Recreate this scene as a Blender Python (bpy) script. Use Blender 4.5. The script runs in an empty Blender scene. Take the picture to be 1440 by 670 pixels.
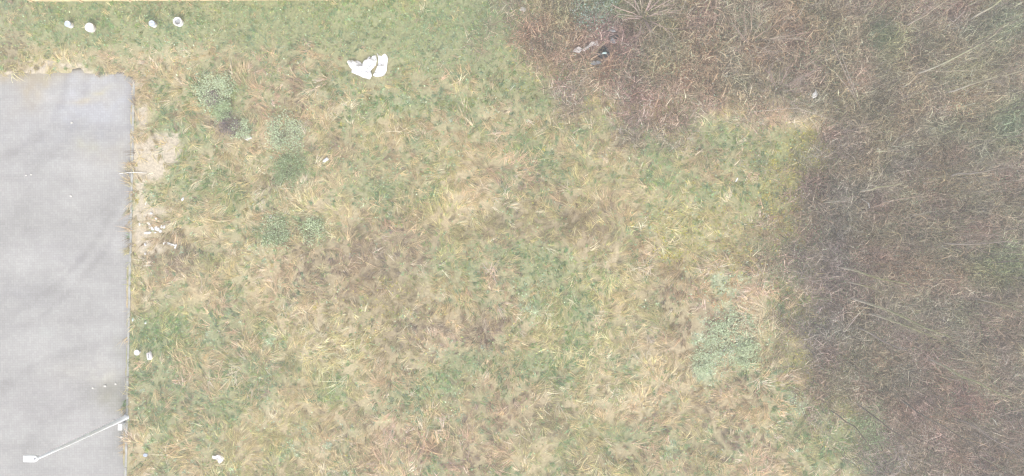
import bpy, bmesh, math, random
import numpy as np
from mathutils import Vector

# ------------------------------------------------------------------ camera, sky, sun, exposure
S = bpy.context.scene
CAMH = 30.0
PX = 45.0 / 1440.0            # metres per photo pixel on the ground
cam = bpy.data.objects.new('camera', bpy.data.cameras.new('camera'))
S.collection.objects.link(cam)
cam.location = (0, 0, CAMH)
cam.data.sensor_width = 36; cam.data.lens = 24; cam.data.clip_start = 0.5; cam.data.clip_end = 1000
S.camera = cam

W = bpy.data.worlds.new('World'); S.world = W; W.use_nodes = True
wn = W.node_tree.nodes; wl = W.node_tree.links
sky = wn.new('ShaderNodeTexSky'); sky.sky_type = 'NISHITA'; sky.sun_disc = False
SUN_EL = 42.0
sky.sun_elevation = math.radians(SUN_EL); sky.sun_rotation = math.radians(180)
sky.air_density = 1.0; sky.dust_density = 4.0; sky.ozone_density = 1.0
hs = wn.new('ShaderNodeHueSaturation'); hs.inputs['Saturation'].default_value = 0.30   # overcast: grey cloud light
wl.new(sky.outputs[0], hs.inputs['Color']); wl.new(hs.outputs[0], wn['Background'].inputs['Color'])
wn['Background'].inputs['Strength'].default_value = 0.15

sun = bpy.data.objects.new('sun', bpy.data.lights.new('sun', 'SUN'))
S.collection.objects.link(sun)
sun.data.energy = 1.4; sun.data.angle = math.radians(24); sun.data.color = (1.0, 0.98, 0.95)
sun.rotation_euler = (math.radians(90 - SUN_EL), 0, 0)

S.view_settings.view_transform = 'Standard'; S.view_settings.look = 'None'
S.view_settings.gamma = 1; S.view_settings.use_curve_mapping = False
S.view_settings.exposure = 1.06
S.cycles.use_denoising = True; S.cycles.denoising_prefilter = 'NONE'; S.cycles.use_adaptive_sampling = False; S.cycles.filter_width = 1.3
S.cycles.max_bounces = 5; S.cycles.diffuse_bounces = 3; S.cycles.volume_bounces = 1; S.cycles.caustics_reflective = False; S.cycles.caustics_refractive = False

# ------------------------------------------------------------------ helpers
rng = np.random.default_rng(11); random.seed(5)
COL = S.collection
PI = math.pi

_tab = {}
def vn(x, y, scale, seed):
    """value noise 0..1"""
    if seed not in _tab: _tab[seed] = np.random.default_rng(1000 + seed).random((128, 128))
    t = _tab[seed]
    u = np.asarray(x, float) / scale + 37.3; v = np.asarray(y, float) / scale + 19.7
    i = np.floor(u).astype(int); j = np.floor(v).astype(int)
    f = u - i; g = v - j
    f = f * f * (3 - 2 * f); g = g * g * (3 - 2 * g)
    a = t[i % 128, j % 128]; b = t[(i + 1) % 128, j % 128]; c = t[i % 128, (j + 1) % 128]; d = t[(i + 1) % 128, (j + 1) % 128]
    return (a * (1 - f) + b * f) * (1 - g) + (c * (1 - f) + d * f) * g
def fbm(x, y, scale, seed, o=3):
    s = 0; a = 1; n = 0
    for k in range(o):
        s = s + a * vn(x, y, scale / 2 ** k, seed + 17 * k); n += a; a *= .55
    return s / n
def sst(a, b, x): t = np.clip((x - a) / (b - a), 0, 1); return t * t * (3 - 2 * t)

def w2p(x, y): return 720 + np.asarray(x) / PX, 335 - np.asarray(y) / PX
def edge_x(y):      # world x of the kerb line (paving to its left)
    py = 335 - np.asarray(y) / PX
    return (190.5 - (py - 100) / 570 * 12 - 720) * PX
PAVE_TOP = (335 - 99) * PX
def pave_top(x): return PAVE_TOP + .30 * (fbm(x, np.zeros_like(np.asarray(x, float)), 1.1, 8) - .5) - .35 * sst(-17.4, -16.5, np.asarray(x, float)) ** 2
def pave_d(x, y):   # > 0 inside the paving, metres from its edge
    return np.minimum(edge_x(y) - x, pave_top(x) - y)
def gz(x, y):
    h = 0.10 * (fbm(x, y, 3.2, 3) - .35) + 0.07 * (vn(x, y, .9, 4) - .5) + .25 * (fbm(x, y, 11, 5) - .45)
    d = -pave_d(x, y)
    m = sst(0.15, 2.2, d)
    return np.where(d < 0, .003 + .03 * (vn(x, y, .3, 6) - .5) - .13 * sst(.14, .55, -d), 0.006 + .03 * (vn(x, y, .3, 6) - .5) * sst(.3, 0, d) + np.maximum(h, -.03) * m)
def G(x, y): return float(gz(np.array([x]), np.array([y]))[0])
def P(px, py, z=0.0):
    k = (CAMH - z) / CAMH
    return ((px - 720) * PX * k, (335 - py) * PX * k)

def link(o, parent=None):
    COL.objects.link(o)
    if parent: o.parent = parent
    return o
def tag(o, label, cat, group=None, kind=None):
    if label: o['label'] = label
    if cat: o['category'] = cat
    if group: o['group'] = group
    if kind: o['kind'] = kind
    return o
def thing(name, label, cat, loc, group=None, rz=0):
    o = bpy.data.objects.new(name, None); o.location = loc; o.rotation_euler = (0, 0, rz); o.empty_display_size = .2
    link(o); return tag(o, label, cat, group)
def obj(name, bm, mat, parent=None, smooth=False, loc=None):
    me = bpy.data.meshes.new(name)
    if isinstance(bm, bmesh.types.BMesh): bm.normal_update(); bm.to_mesh(me); bm.free()
    else: me.from_pydata(*bm)
    me.materials.append(mat)
    if smooth:
        for p in me.polygons: p.use_smooth = True
    o = bpy.data.objects.new(name, me)
    if loc: o.location = loc
    return link(o, parent)

def npmesh(name, V, C, quads, tris, mat, parent=None):
    """V (n,3), C (n,3) per-vertex colour, index arrays"""
    me = bpy.data.meshes.new(name)
    nq, nt = len(quads), len(tris)
    idx = np.concatenate([quads.reshape(-1), tris.reshape(-1)]).astype(np.int32)
    ls = np.concatenate([np.arange(nq) * 4, nq * 4 + np.arange(nt) * 3]).astype(np.int32)
    lt = np.concatenate([np.full(nq, 4), np.full(nt, 3)]).astype(np.int32)
    me.vertices.add(len(V)); me.vertices.foreach_set('co', V.astype(np.float32).ravel())
    me.loops.add(len(idx)); me.loops.foreach_set('vertex_index', idx)
    me.polygons.add(nq + nt); me.polygons.foreach_set('loop_start', ls); me.polygons.foreach_set('loop_total', lt)
    a = me.color_attributes.new('Col', 'FLOAT_COLOR', 'POINT')
    c4 = np.ones((len(V), 4), np.float32); c4[:, :3] = C; a.data.foreach_set('color', c4.ravel())
    me.update(calc_edges=True); me.materials.append(mat)
    o = bpy.data.objects.new(name, me)
    return link(o, parent)
NOQ = np.zeros((0, 4), int); NOT = np.zeros((0, 3), int)

# ------------------------------------------------------------------ materials
def nodes(name):
    m = bpy.data.materials.new(name); m.use_nodes = True
    return m, m.node_tree.nodes, m.node_tree.links, m.node_tree.nodes['Principled BSDF']
def plain(name, col, rough=.6, var=.12, scale=8, spec=.3, bump=0., metal=0.):
    m, n, l, b = nodes(name)
    tc = n.new('ShaderNodeTexCoord'); t = n.new('ShaderNodeTexNoise'); t.inputs['Scale'].default_value = scale; t.inputs['Detail'].default_value = 6
    l.new(tc.outputs['Object'], t.inputs['Vector'])
    r = n.new('ShaderNodeValToRGB'); r.color_ramp.elements[0].position = .3; r.color_ramp.elements[1].position = .7
    r.color_ramp.elements[0].color = [c * (1 - var) for c in col] + [1]; r.color_ramp.elements[1].color = [min(1, c * (1 + var)) for c in col] + [1]
    l.new(t.outputs['Fac'], r.inputs['Fac']); l.new(r.outputs[0], b.inputs['Base Color'])
    b.inputs['Roughness'].default_value = rough; b.inputs['Specular IOR Level'].default_value = spec; b.inputs['Metallic'].default_value = metal
    if bump:
        bp = n.new('ShaderNodeBump'); bp.inputs['Strength'].default_value = bump; bp.inputs['Distance'].default_value = .01
        l.new(t.outputs['Fac'], bp.inputs['Height']); l.new(bp.outputs[0], b.inputs['Normal'])
    return m
def attr_mat(name, rough=.8, spec=.15, trans=0.):
    m, n, l, b = nodes(name)
    a = n.new('ShaderNodeAttribute'); a.attribute_name = 'Col'
    tc = n.new('ShaderNodeTexCoord'); t = n.new('ShaderNodeTexNoise'); t.inputs['Scale'].default_value = 14; t.inputs['Detail'].default_value = 3
    l.new(tc.outputs['Object'], t.inputs['Vector'])
    mr = n.new('ShaderNodeMapRange'); mr.inputs['From Min'].default_value = .3; mr.inputs['From Max'].default_value = .7
    mr.inputs['To Min'].default_value = .8; mr.inputs['To Max'].default_value = 1.2
    l.new(t.outputs['Fac'], mr.inputs['Value'])
    mx = n.new('ShaderNodeVectorMath'); mx.operation = 'SCALE'
    l.new(a.outputs['Color'], mx.inputs[0]); l.new(mr.outputs[0], mx.inputs['Scale'])
    l.new(mx.outputs[0], b.inputs['Base Color'])
    b.inputs['Roughness'].default_value = rough; b.inputs['Specular IOR Level'].default_value = spec
    if trans:
        tr = n.new('ShaderNodeBsdfTranslucent'); l.new(mx.outputs[0], tr.inputs['Color'])
        ms = n.new('ShaderNodeMixShader'); ms.inputs[0].default_value = trans
        l.new(b.outputs[0], ms.inputs[1]); l.new(tr.outputs[0], ms.inputs[2])
        l.new(ms.outputs[0], n['Material Output'].inputs['Surface'])
    return m
M_blade = attr_mat('dry_and_green_blades', trans=.25)
M_leaf = attr_mat('small_leaves', rough=.55, spec=.3, trans=.2)
M_twig = attr_mat('bare_twigs', rough=.9, spec=.1)

def ground_mat():
    m, n, l, b = nodes('soil_and_thatch')
    a = n.new('ShaderNodeAttribute'); a.attribute_name = 'Col'
    tc = n.new('ShaderNodeTexCoord')
    t1 = n.new('ShaderNodeTexNoise'); t1.inputs['Scale'].default_value = 9; t1.inputs['Detail'].default_value = 8; t1.inputs['Roughness'].default_value = .7
    l.new(tc.outputs['Object'], t1.inputs['Vector'])
    mr = n.new('ShaderNodeMapRange'); mr.inputs['From Min'].default_value = .3; mr.inputs['From Max'].default_value = .7
    mr.inputs['To Min'].default_value = .68; mr.inputs['To Max'].default_value = 1.32
    l.new(t1.outputs['Fac'], mr.inputs['Value'])
    mx = n.new('ShaderNodeVectorMath'); mx.operation = 'SCALE'
    l.new(a.outputs['Color'], mx.inputs[0]); l.new(mr.outputs[0], mx.inputs['Scale']); l.new(mx.outputs[0], b.inputs['Base Color'])
    bp = n.new('ShaderNodeBump'); bp.inputs['Strength'].default_value = .6; bp.inputs['Distance'].default_value = .04
    l.new(t1.outputs['Fac'], bp.inputs['Height']); l.new(bp.outputs[0], b.inputs['Normal'])
    b.inputs['Roughness'].default_value = .95; b.inputs['Specular IOR Level'].default_value = .1
    return m
def paving_mat():
    m, n, l, b = nodes('grey_block_paving')
    a = n.new('ShaderNodeAttribute'); a.attribute_name = 'Col'
    tc = n.new('ShaderNodeTexCoord')
    mp = n.new('ShaderNodeMapping'); mp.inputs['Rotation'].default_value = (0, 0, math.radians(-1.2)); l.new(tc.outputs['Object'], mp.inputs['Vector'])
    # paver courses 0.21 x 0.105 m, laid running with the kerb in some fields and across in others
    def bricks(rot):
        mq = n.new('ShaderNodeMapping'); mq.inputs['Rotation'].default_value = (0, 0, rot); l.new(mp.outputs[0], mq.inputs['Vector'])
        br = n.new('ShaderNodeTexBrick'); br.offset = .5
        br.inputs['Scale'].default_value = 1; br.inputs['Brick Width'].default_value = .21; br.inputs['Row Height'].default_value = .105
        br.inputs['Mortar Size'].default_value = .007; br.inputs['Mortar Smooth'].default_value = .3; br.inputs['Bias'].default_value = 0
        br.inputs['Color1'].default_value = (.94, .94, .94, 1); br.inputs['Color2'].default_value = (1.06, 1.06, 1.06, 1); br.inputs['Mortar'].default_value = (.84, .82, .79, 1)
        l.new(mq.outputs[0], br.inputs['Vector']); return br
    b1 = bricks(0); b2 = bricks(PI / 2)
    ck = n.new('ShaderNodeTexChecker'); ck.inputs['Scale'].default_value = 1 / .42; l.new(mp.outputs[0], ck.inputs['Vector'])
    mixb = n.new('ShaderNodeMix'); mixb.data_type = 'RGBA'; l.new(ck.outputs['Fac'], mixb.inputs['Factor']); l.new(b1.outputs['Color'], mixb.inputs['A']); l.new(b2.outputs['Color'], mixb.inputs['B'])
    # worn-in dirt: large soft clouds, and long wheel smears running across
    t1 = n.new('ShaderNodeTexNoise'); t1.inputs['Scale'].default_value = .55; t1.inputs['Detail'].default_value = 7; t1.inputs['Roughness'].default_value = .6; l.new(tc.outputs['Object'], t1.inputs['Vector'])
    m2 = n.new('ShaderNodeMapping'); m2.inputs['Rotation'].default_value = (0, 0, math.radians(-24)); m2.inputs['Scale'].default_value = (.16, 1.2, 1); l.new(tc.outputs['Object'], m2.inputs['Vector'])
    t2 = n.new('ShaderNodeTexNoise'); t2.inputs['Scale'].default_value = 1.3; t2.inputs['Detail'].default_value = 6; t2.inputs['Distortion'].default_value = .5; l.new(m2.outputs[0], t2.inputs['Vector'])
    t3 = n.new('ShaderNodeTexNoise'); t3.inputs['Scale'].default_value = 30; t3.inputs['Detail'].default_value = 5; l.new(tc.outputs['Object'], t3.inputs['Vector'])
    def rng_(t, lo, hi):
        mr = n.new('ShaderNodeMapRange'); mr.inputs['From Min'].default_value = .3; mr.inputs['From Max'].default_value = .7
        mr.inputs['To Min'].default_value = lo; mr.inputs['To Max'].default_value = hi; l.new(t.outputs['Fac'], mr.inputs['Value']); return mr.outputs[0]
    def mul(x, y):
        k = n.new('ShaderNodeMath'); k.operation = 'MULTIPLY'; l.new(x, k.inputs[0]); l.new(y, k.inputs[1]); return k.outputs[0]
    f = mul(mul(rng_(t1, .85, 1.09), rng_(t2, .93, 1.05)), rng_(t3, .95, 1.05))
    v = n.new('ShaderNodeVectorMath'); v.operation = 'MULTIPLY'; l.new(a.outputs['Color'], v.inputs[0]); l.new(mixb.outputs['Result'], v.inputs[1])
    s = n.new('ShaderNodeVectorMath'); s.operation = 'SCALE'; l.new(v.outputs[0], s.inputs[0]); l.new(f, s.inputs['Scale'])
    l.new(s.outputs[0], b.inputs['Base Color'])
    bp = n.new('ShaderNodeBump'); bp.inputs['Strength'].default_value = .35; bp.inputs['Distance'].default_value = .006
    l.new(mixb.outputs['Result'], bp.inputs['Height']); l.new(bp.outputs[0], b.inputs['Normal'])
    b.inputs['Roughness'].default_value = .85; b.inputs['Specular IOR Level'].default_value = .25
    return m
M_ground = ground_mat(); M_pave = paving_mat()
M_kerb = plain('weathered_concrete', (.30, .30, .285), .9, .22, 5, .2, .4)
M_wood = plain('pale_timber', (.52, .40, .25), .8, .2, 3, .2, .3)
M_white = plain('white_plastic', (.62, .62, .62), .5, .10, 9, .4)
M_film = plain('white_film', (.68, .68, .69), .45, .05, 4, .4)
M_pinkw = plain('dirty_white_film', (.66, .62, .61), .55, .14, 5, .3)
M_bluegrey = plain('blue_grey_plastic', (.42, .48, .60), .5, .1, 8, .4)
M_galv = plain('galvanised_steel', (.70, .72, .75), .5, .08, 3, .5)
M_head = plain('light_grey_enamel', (.62, .63, .64), .4, .03, 3, .5)
M_dark = plain('dark_plastic', (.03, .034, .04), .4, .3, 6, .5)
M_greyp = plain('grey_plastic', (.30, .31, .33), .6, .2, 6, .3)
M_teal = plain('pale_teal_film', (.45, .58, .58), .5, .15, 6, .3)
M_glass = plain('frosted_lens', (.55, .57, .60), .2, .03, 3, .6)
M_stone = plain('pale_stone', (.55, .53, .50), .9, .2, 12, .2, .5)

# ------------------------------------------------------------------ what grows where (patches given in photo pixels on the ground)
THICK = [(737, -120), (735, 0), (742, 45), (757, 92), (815, 112), (868, 150), (930, 178), (1010, 172), (1080, 150), (1130, 150), (1168, 178), (1165, 212),
         (1133, 238), (1122, 290), (1126, 360), (1116, 430), (1122, 480), (1150, 518), (1182, 545), (1225, 575), (1262, 640), (1300, 700), (1330, 800),
         (1700, 800), (1700, -120)]
def poly_sd(px, py, poly):
    px = np.asarray(px, float); py = np.asarray(py, float)
    d = np.full(px.shape, 1e9); ins = np.zeros(px.shape, bool)
    for (x0, y0), (x1, y1) in zip(poly, poly[1:] + poly[:1]):
        ex, ey = x1 - x0, y1 - y0
        t = np.clip(((px - x0) * ex + (py - y0) * ey) / (ex * ex + ey * ey), 0, 1)
        d = np.minimum(d, np.hypot(px - x0 - t * ex, py - y0 - t * ey))
        c = ((y0 > py) != (y1 > py)) & (px < ex * (py - y0) / (ey if ey else 1e-9) + x0)
        ins ^= c
    return np.where(ins, d, -d)
def thicket(x, y):     # 0 field .. 1 thicket
    px, py = w2p(x, y)
    sd = poly_sd(px, py, THICK) + 150 * (fbm(x, y, 1.4, 31) - .5) + 40 * (vn(x, y, .4, 32) - .5)
    return sst(-66, 58, sd)
CLS = ['S', 'G', 'B', 'M', 'Y', 'P']      # straw, green, brown weed, mint herb, yellow moss, pale bleached straw
BLOBS = {
 'G': [(330,15,330,34,2.4),(300,50,300,26,1.0),(560,35,170,50,1.7),(690,45,60,50,1.2),(310,140,45,45,.5),(560,145,30,18,.8),(540,265,34,15,1.4),(585,215,18,26,1.1),(500,165,30,14,.7),
       (830,170,35,22,.6),(690,515,46,15,1.5),(745,370,40,26,1.0),(775,410,45,50,.9),(805,440,22,50,.9),(240,470,60,34,.7),(340,450,60,40,.7),(430,530,60,22,.6),
       (465,556,22,12,1.3),(290,245,60,22,.8),(355,285,50,15,.7),(415,240,28,22,1.3),(270,195,25,18,.7),(1050,250,70,60,.6),(1115,395,26,34,1.2),(940,240,45,22,.6),
       (620,370,40,30,.7),(680,400,40,50,.6),(385,325,26,22,.9),(440,322,18,18,.9),(860,515,30,14,.9),(220,560,26,70,.6),(330,560,40,40,.5),(850,600,50,26,.6),
       (940,620,26,20,.6),(1130,600,70,40,.7),(1220,600,45,34,1.1),(1190,640,50,24,.7),(640,180,34,20,.5),(800,120,40,14,.5),(1020,190,40,15,.7),(460,110,120,10,.3),
       (790,500,60,20,.6),(560,560,60,20,.4),(680,560,40,20,.4),(1090,215,40,26,.7),(760,140,40,30,.5),(680,150,40,26,.5)],
 'B': [(520,395,95,62,1.1),(575,470,70,38,1.2),(465,360,56,38,.7),(780,310,75,40,.9),(700,330,60,24,.7),(682,466,24,20,1.6),(985,440,55,45,1.2),(930,400,34,44,.8),
       (1000,370,50,36,.6),(740,590,50,42,1.3),(870,645,60,20,.7),(650,645,44,20,1.2),(250,372,60,26,1.1),(225,345,40,18,1.2),(900,150,80,30,.9),(1145,350,30,120,1.4),
       (300,172,14,12,2.2),(332,178,14,10,2.2),(20,40,26,40,.8),(10,80,30,26,1.0),(374,258,18,8,2.0),(840,330,60,40,.6),(640,560,60,16,.6),(970,590,50,30,.6),(1040,590,60,40,.5),
       (430,215,14,8,.8),(480,205,16,8,1.4),(570,25,30,20,.7),(555,430,30,20,.8),(410,130,10,26,1.0),(1000,640,60,30,.7),(300,600,16,40,.4),(600,350,50,30,.6)],
 'M': [(1018,402,11,9,2.2),(1075,405,9,8,2),(987,423,8,7,2),(926,426,8,6,2),(980,475,9,8,2.2),(1080,428,7,6,1.6),(975,525,16,9,2),(1112,568,9,8,2),(385,469,8,6,2),(425,604,9,8,2),(497,600,8,6,2),(410,635,9,8,1.6),(470,628,10,8,1.6),(740,440,9,7,1.6),(900,430,8,6,1.5),(618,486,7,6,1.2),(950,640,10,8,1.4),(575,145,8,8,1.8),(312,135,24,18,1.0),(318,160,12,16,.8),(400,190,20,24,.8),(395,322,16,14,.5),(1025,480,34,36,1.5),(1035,440,22,30,.8),(1105,380,26,20,.5),(560,140,14,10,.5),
       (700,20,60,30,.6),(500,15,100,20,.8),(300,25,200,14,.6),(280,60,60,20,.6),(290,470,30,20,.3),(745,400,30,20,.5),(990,505,24,12,.8),(765,95,24,10,.3),(1030,400,30,16,.7),(1000,345,20,16,.3)],
 'Y': [(1145,205,34,26,1.6),(1110,230,60,40,.8),(1095,290,44,70,.9),(1080,180,30,10,.5),(1180,562,34,22,1.7),(1140,520,30,20,1.0),(1110,510,26,14,.7),(1115,440,16,60,.8),
       (535,430,50,40,.6),(960,300,60,50,.5),(1000,350,60,40,.6),(350,280,60,14,.4),(930,360,40,20,.5),(735,60,20,60,.7),(800,130,60,20,.5),(1190,600,30,40,.6),(560,300,40,20,.3)],
 'P': [(490,490,40,40,1.0),(430,275,40,26,1.0),(600,180,70,30,.5),(640,260,44,40,.6),(1065,440,30,40,1.6),(900,500,80,30,1.0),(860,565,70,24,.8),(1090,160,70,16,1.5),(1150,165,30,16,1.3),
       (610,430,20,50,.7),(450,470,30,40,.8),(400,440,50,40,.5),(1060,610,40,50,.8),(850,90,60,16,1.0),(640,110,40,14,.3),(230,525,40,24,.6),(190,620,20,50,.4),(720,640,60,20,.5),
       (960,330,50,20,.4),(870,420,50,60,.5),(560,600,90,40,.5),(300,320,60,34,.7),(460,140,40,20,.5),(60,85,60,12,.7),(130,80,60,18,.6),(240,70,60,20,.3),(280,400,90,20,.5)],
 'S': [(300,400,120,60,.4),(560,200,120,60,.4),(880,460,110,80,.4),(500,610,300,50,.4),(200,140,30,30,.8),(100,75,80,20,.6)],
}
BASE = {'S': .80, 'G': .74, 'B': .26, 'M': .22, 'Y': .16, 'P': .46}
def classes(x, y):
    px, py = w2p(x, y)
    px = px + 34 * (fbm(x, y, 1.3, 61) - .5) + 16 * (vn(x, y, .35, 62) - .5); py = py + 34 * (fbm(x, y, 1.3, 63) - .5) + 16 * (vn(x, y, .35, 64) - .5)
    w = []
    for k, c in enumerate(CLS):
        v = BASE[c] * (.25 + 1.5 * fbm(x, y, 2.6, 70 + k)) * np.clip(.3 + 1.4 * vn(x, y, .8, 90 + k), 0, 2)
        for bx, by, rx, ry, am in BLOBS[c]:
            v = v + {'B': 1.2, 'Y': 1.6, 'G': 1.4}.get(c, 1.2) * am * np.exp(-(((px - bx) / rx) ** 2 + ((py - by) / ry) ** 2)) * (.45 + 1.1 * vn(x, y, .4, 40 + k))
        w.append(v)
    w = np.stack(w, -1) ** 2.1
    return w / w.sum(-1, keepdims=True)
SAND = [(203,332,14,20),(240,300,14,7),(215,350,22,8),(196,270,6,30),(232,212,26,24),(205,225,22,26),(215,238,26,10),(197,160,10,14),(196,120,8,8),(212,300,20,14),(240,205,14,14),(30,122,16,26),(50,97,46,7),(120,97,70,4),(195,190,8,50)]
def sand(x, y):
    px, py = w2p(x, y)
    px = px + 30 * (fbm(x, y, .9, 161) - .5); py = py + 30 * (fbm(x, y, .9, 163) - .5)
    v = 0
    for bx, by, rx, ry in SAND: v = v + np.exp(-(((px - bx) / rx) ** 2 + ((py - by) / ry) ** 2) * 1.1)
    v = v * (.55 + .9 * vn(x, y, .45, 165))
    return sst(.40, .75, v)
C_S = np.array([(.48,.375,.20),(.50,.43,.22),(.42,.36,.205),(.46,.365,.215),(.40,.38,.185)])
C_G = np.array([(.20,.295,.11),(.17,.265,.145),(.29,.325,.12),(.245,.335,.185),(.19,.255,.12)])
C_B = np.array([(.32,.25,.145),(.27,.215,.14),(.37,.295,.17),(.26,.21,.155),(.34,.275,.17)])
C_M = np.array([(.39,.46,.29),(.33,.41,.25),(.45,.52,.36),(.36,.45,.31),(.30,.38,.20)])
C_Y = np.array([(.38,.355,.09),(.31,.32,.10),(.44,.38,.10),(.24,.27,.09),(.37,.30,.11)])
C_P = np.array([(.60,.46,.28),(.63,.54,.36),(.55,.41,.25),(.58,.49,.26),(.66,.58,.44)])
PAL = np.stack([C_S, C_G, C_B, C_M, C_Y, C_P])          # 6 x 5 x 3
MEAN = np.array([(.38,.30,.185),(.21,.23,.12),(.26,.205,.135),(.36,.41,.27),(.27,.26,.11),(.42,.345,.23)])
T_COL = [  # thicket tints: px, py, rx, ry, colour
 (790,60,70,50,(.25,.175,.135)),(900,150,90,30,(.25,.18,.17)),(860,45,40,30,(.17,.135,.16)),(1295,35,60,34,(.27,.19,.17)),(1320,110,110,40,(.28,.235,.18)),(1240,55,24,22,(.13,.18,.09)),
 (1400,45,50,30,(.15,.19,.13)),(1420,170,40,40,(.12,.16,.10)),(1400,370,50,26,(.15,.20,.09)),(1150,350,26,110,(.15,.125,.125)),(1142,440,26,70,(.145,.125,.13)),
 (1260,260,90,40,(.24,.20,.17)),(1270,430,110,60,(.21,.175,.155)),(1330,440,60,50,(.215,.18,.15)),(1300,580,100,60,(.26,.20,.17)),(1400,610,60,60,(.22,.17,.16)),
 (1000,60,110,70,(.24,.185,.14)),(1110,60,70,60,(.21,.18,.13)),(1000,130,90,30,(.22,.185,.14)),(1240,640,40,30,(.14,.125,.15)),(1290,380,60,20,(.24,.18,.14)),(840,12,60,16,(.15,.20,.10)),
 (1370,300,60,50,(.22,.18,.15)),(1340,250,40,20,(.19,.20,.14)),(930,30,24,40,(.16,.19,.11))]
def tcolor(x, y):
    px, py = w2p(x, y)
    px = px + 60 * (fbm(x, y, 1.6, 261) - .5); py = py + 60 * (fbm(x, y, 1.6, 263) - .5)
    num = np.zeros(np.shape(x) + (3,)) + np.array((.215, .185, .15)) * .5; den = np.zeros(np.shape(x)) + .5
    for bx, by, rx, ry, c in T_COL:
        v = 1.6 * np.exp(-(((px - bx) / rx) ** 2 + ((py - by) / ry) ** 2)); num += v[..., None] * np.array(c); den += v
    col = num / den[..., None] * np.array((1.50, 1.44, 1.31))
    hue = (fbm(x, y, 1.1, 270) - .5)[..., None]; tone = (.62 + .76 * fbm(x, y, .8, 275, 2))[..., None]
    return np.clip(col * tone * (1 + hue * np.array((.30, -.22, -.05))) * (1 + (vn(x, y, .9, 279) - .5)[..., None] * np.array((-.08, -.05, .18))), .02, .8)

# ------------------------------------------------------------------ ground, paving, kerb
def axis(lo, hi, st, far):
    a = list(np.arange(lo, hi + 1e-6, st)); g = [hi + 2, hi + 6, hi + 14, hi + 30, hi + 60, far]
    h = [lo - (v - hi) for v in g[:-1]] + [-far]
    return np.array(sorted(h) + a + g)
FAR = 150
xs = axis(-27, 27, .16, FAR); ys = axis(-14.5, 14.5, .16, FAR)
X, Y = np.meshgrid(xs, ys); nx, ny = len(xs), len(ys)
Z = gz(X, Y)
w = classes(X, Y); col = (w[..., None] * MEAN).sum(-2)
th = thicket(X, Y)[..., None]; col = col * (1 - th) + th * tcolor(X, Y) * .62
sd = sand(X, Y)[..., None]; col = col * (1 - sd) + sd * np.array((.42, .365, .285))
idx = np.arange(nx * ny).reshape(ny, nx)
q = np.stack([idx[:-1, :-1], idx[:-1, 1:], idx[1:, 1:], idx[1:, :-1]], -1).reshape(-1, 4)
o = npmesh('ground', np.stack([X, Y, Z], -1).reshape(-1, 3), col.reshape(-1, 3), q, NOT, M_ground); o['kind'] = 'structure'
o.data.polygons.foreach_set('use_smooth', np.ones(len(o.data.polygons), bool))

# paving sheet, 0.12 m thick edges, weed and dust stains in its colour
u = np.linspace(0, 1, 150); ys2 = np.linspace(-26, PAVE_TOP, 260)
U, YY = np.meshgrid(u, ys2)
XR = edge_x(YY) - .10; XX = -34 + (XR + 34) * (1 - (1 - U) ** 2)
YY = YY + (pave_top(XX) - PAVE_TOP) * sst(PAVE_TOP - 1.2, PAVE_TOP, YY)
px, py = w2p(XX, YY)
px = px + 40 * (fbm(XX, YY, 1.2, 361) - .5); py = py + 40 * (fbm(XX, YY, 1.2, 363) - .5)
pc = np.zeros(XX.shape + (3,)) + np.array((.296, .291, .288))
def stain(bx, by, rx, ry, am, c):
    global pc
    c = np.array(c) * .67
    v = np.clip(am * np.exp(-(((px - bx) / rx) ** 2 + ((py - by) / ry) ** 2)) * (.4 + 1.2 * vn(XX, YY, .3, 365)), 0, 1)[..., None]
    pc = pc * (1 - v) + v * np.array(c)
for a in [(110,150,80,60,.95,(.475,.48,.515)),(60,145,18,50,.5,(.53,.52,.51)),(30,120,18,30,.9,(.52,.46,.37)),(20,105,60,10,.9,(.48,.42,.33)),(125,137,26,5,.7,(.55,.49,.38)),(145,125,14,5,.6,(.54,.50,.36)),
          (120,200,14,10,.6,(.50,.48,.36)),(150,220,40,14,.4,(.53,.49,.42)),(80,132,14,10,.3,(.50,.45,.40)),(115,525,55,16,.5,(.54,.52,.49)),(150,540,26,8,.8,(.62,.60,.55)),(160,560,30,20,.7,(.34,.33,.27)),
          (170,600,14,40,.6,(.33,.33,.30)),(20,420,70,14,.35,(.36,.355,.37)),(90,355,60,10,.3,(.37,.36,.38)),(30,470,50,8,.3,(.36,.355,.36)),(170,490,12,20,.5,(.36,.36,.32)),(40,250,20,6,.4,(.55,.54,.55)),
          (20,210,30,50,.3,(.38,.37,.38)),(140,250,50,12,.25,(.5,.49,.47)),(186,110,6,20,.7,(.40,.38,.28)),(100,102,100,5,.7,(.46,.41,.31)),(60,560,80,30,.3,(.40,.38,.39)),(70,480,16,8,.3,(.50,.52,.50))]: stain(*a)
def arc(pts, wdt, am):
    global pc
    qx, qy = w2p(XX, YY); d = np.full(XX.shape, 1e9)
    for (x0, y0), (x1, y1) in zip(pts, pts[1:]):
        ex, ey = x1 - x0, y1 - y0; t = np.clip(((qx - x0) * ex + (qy - y0) * ey) / (ex * ex + ey * ey), 0, 1)
        d = np.minimum(d, np.hypot(qx - x0 - t * ex, qy - y0 - t * ey))
    pc = pc * (1 - 0.9 * am * (np.exp(-(d / wdt) ** 2) * np.clip(.2 + 1.3 * vn(XX, YY, .7, 380), 0, 1.2))[..., None])
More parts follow.
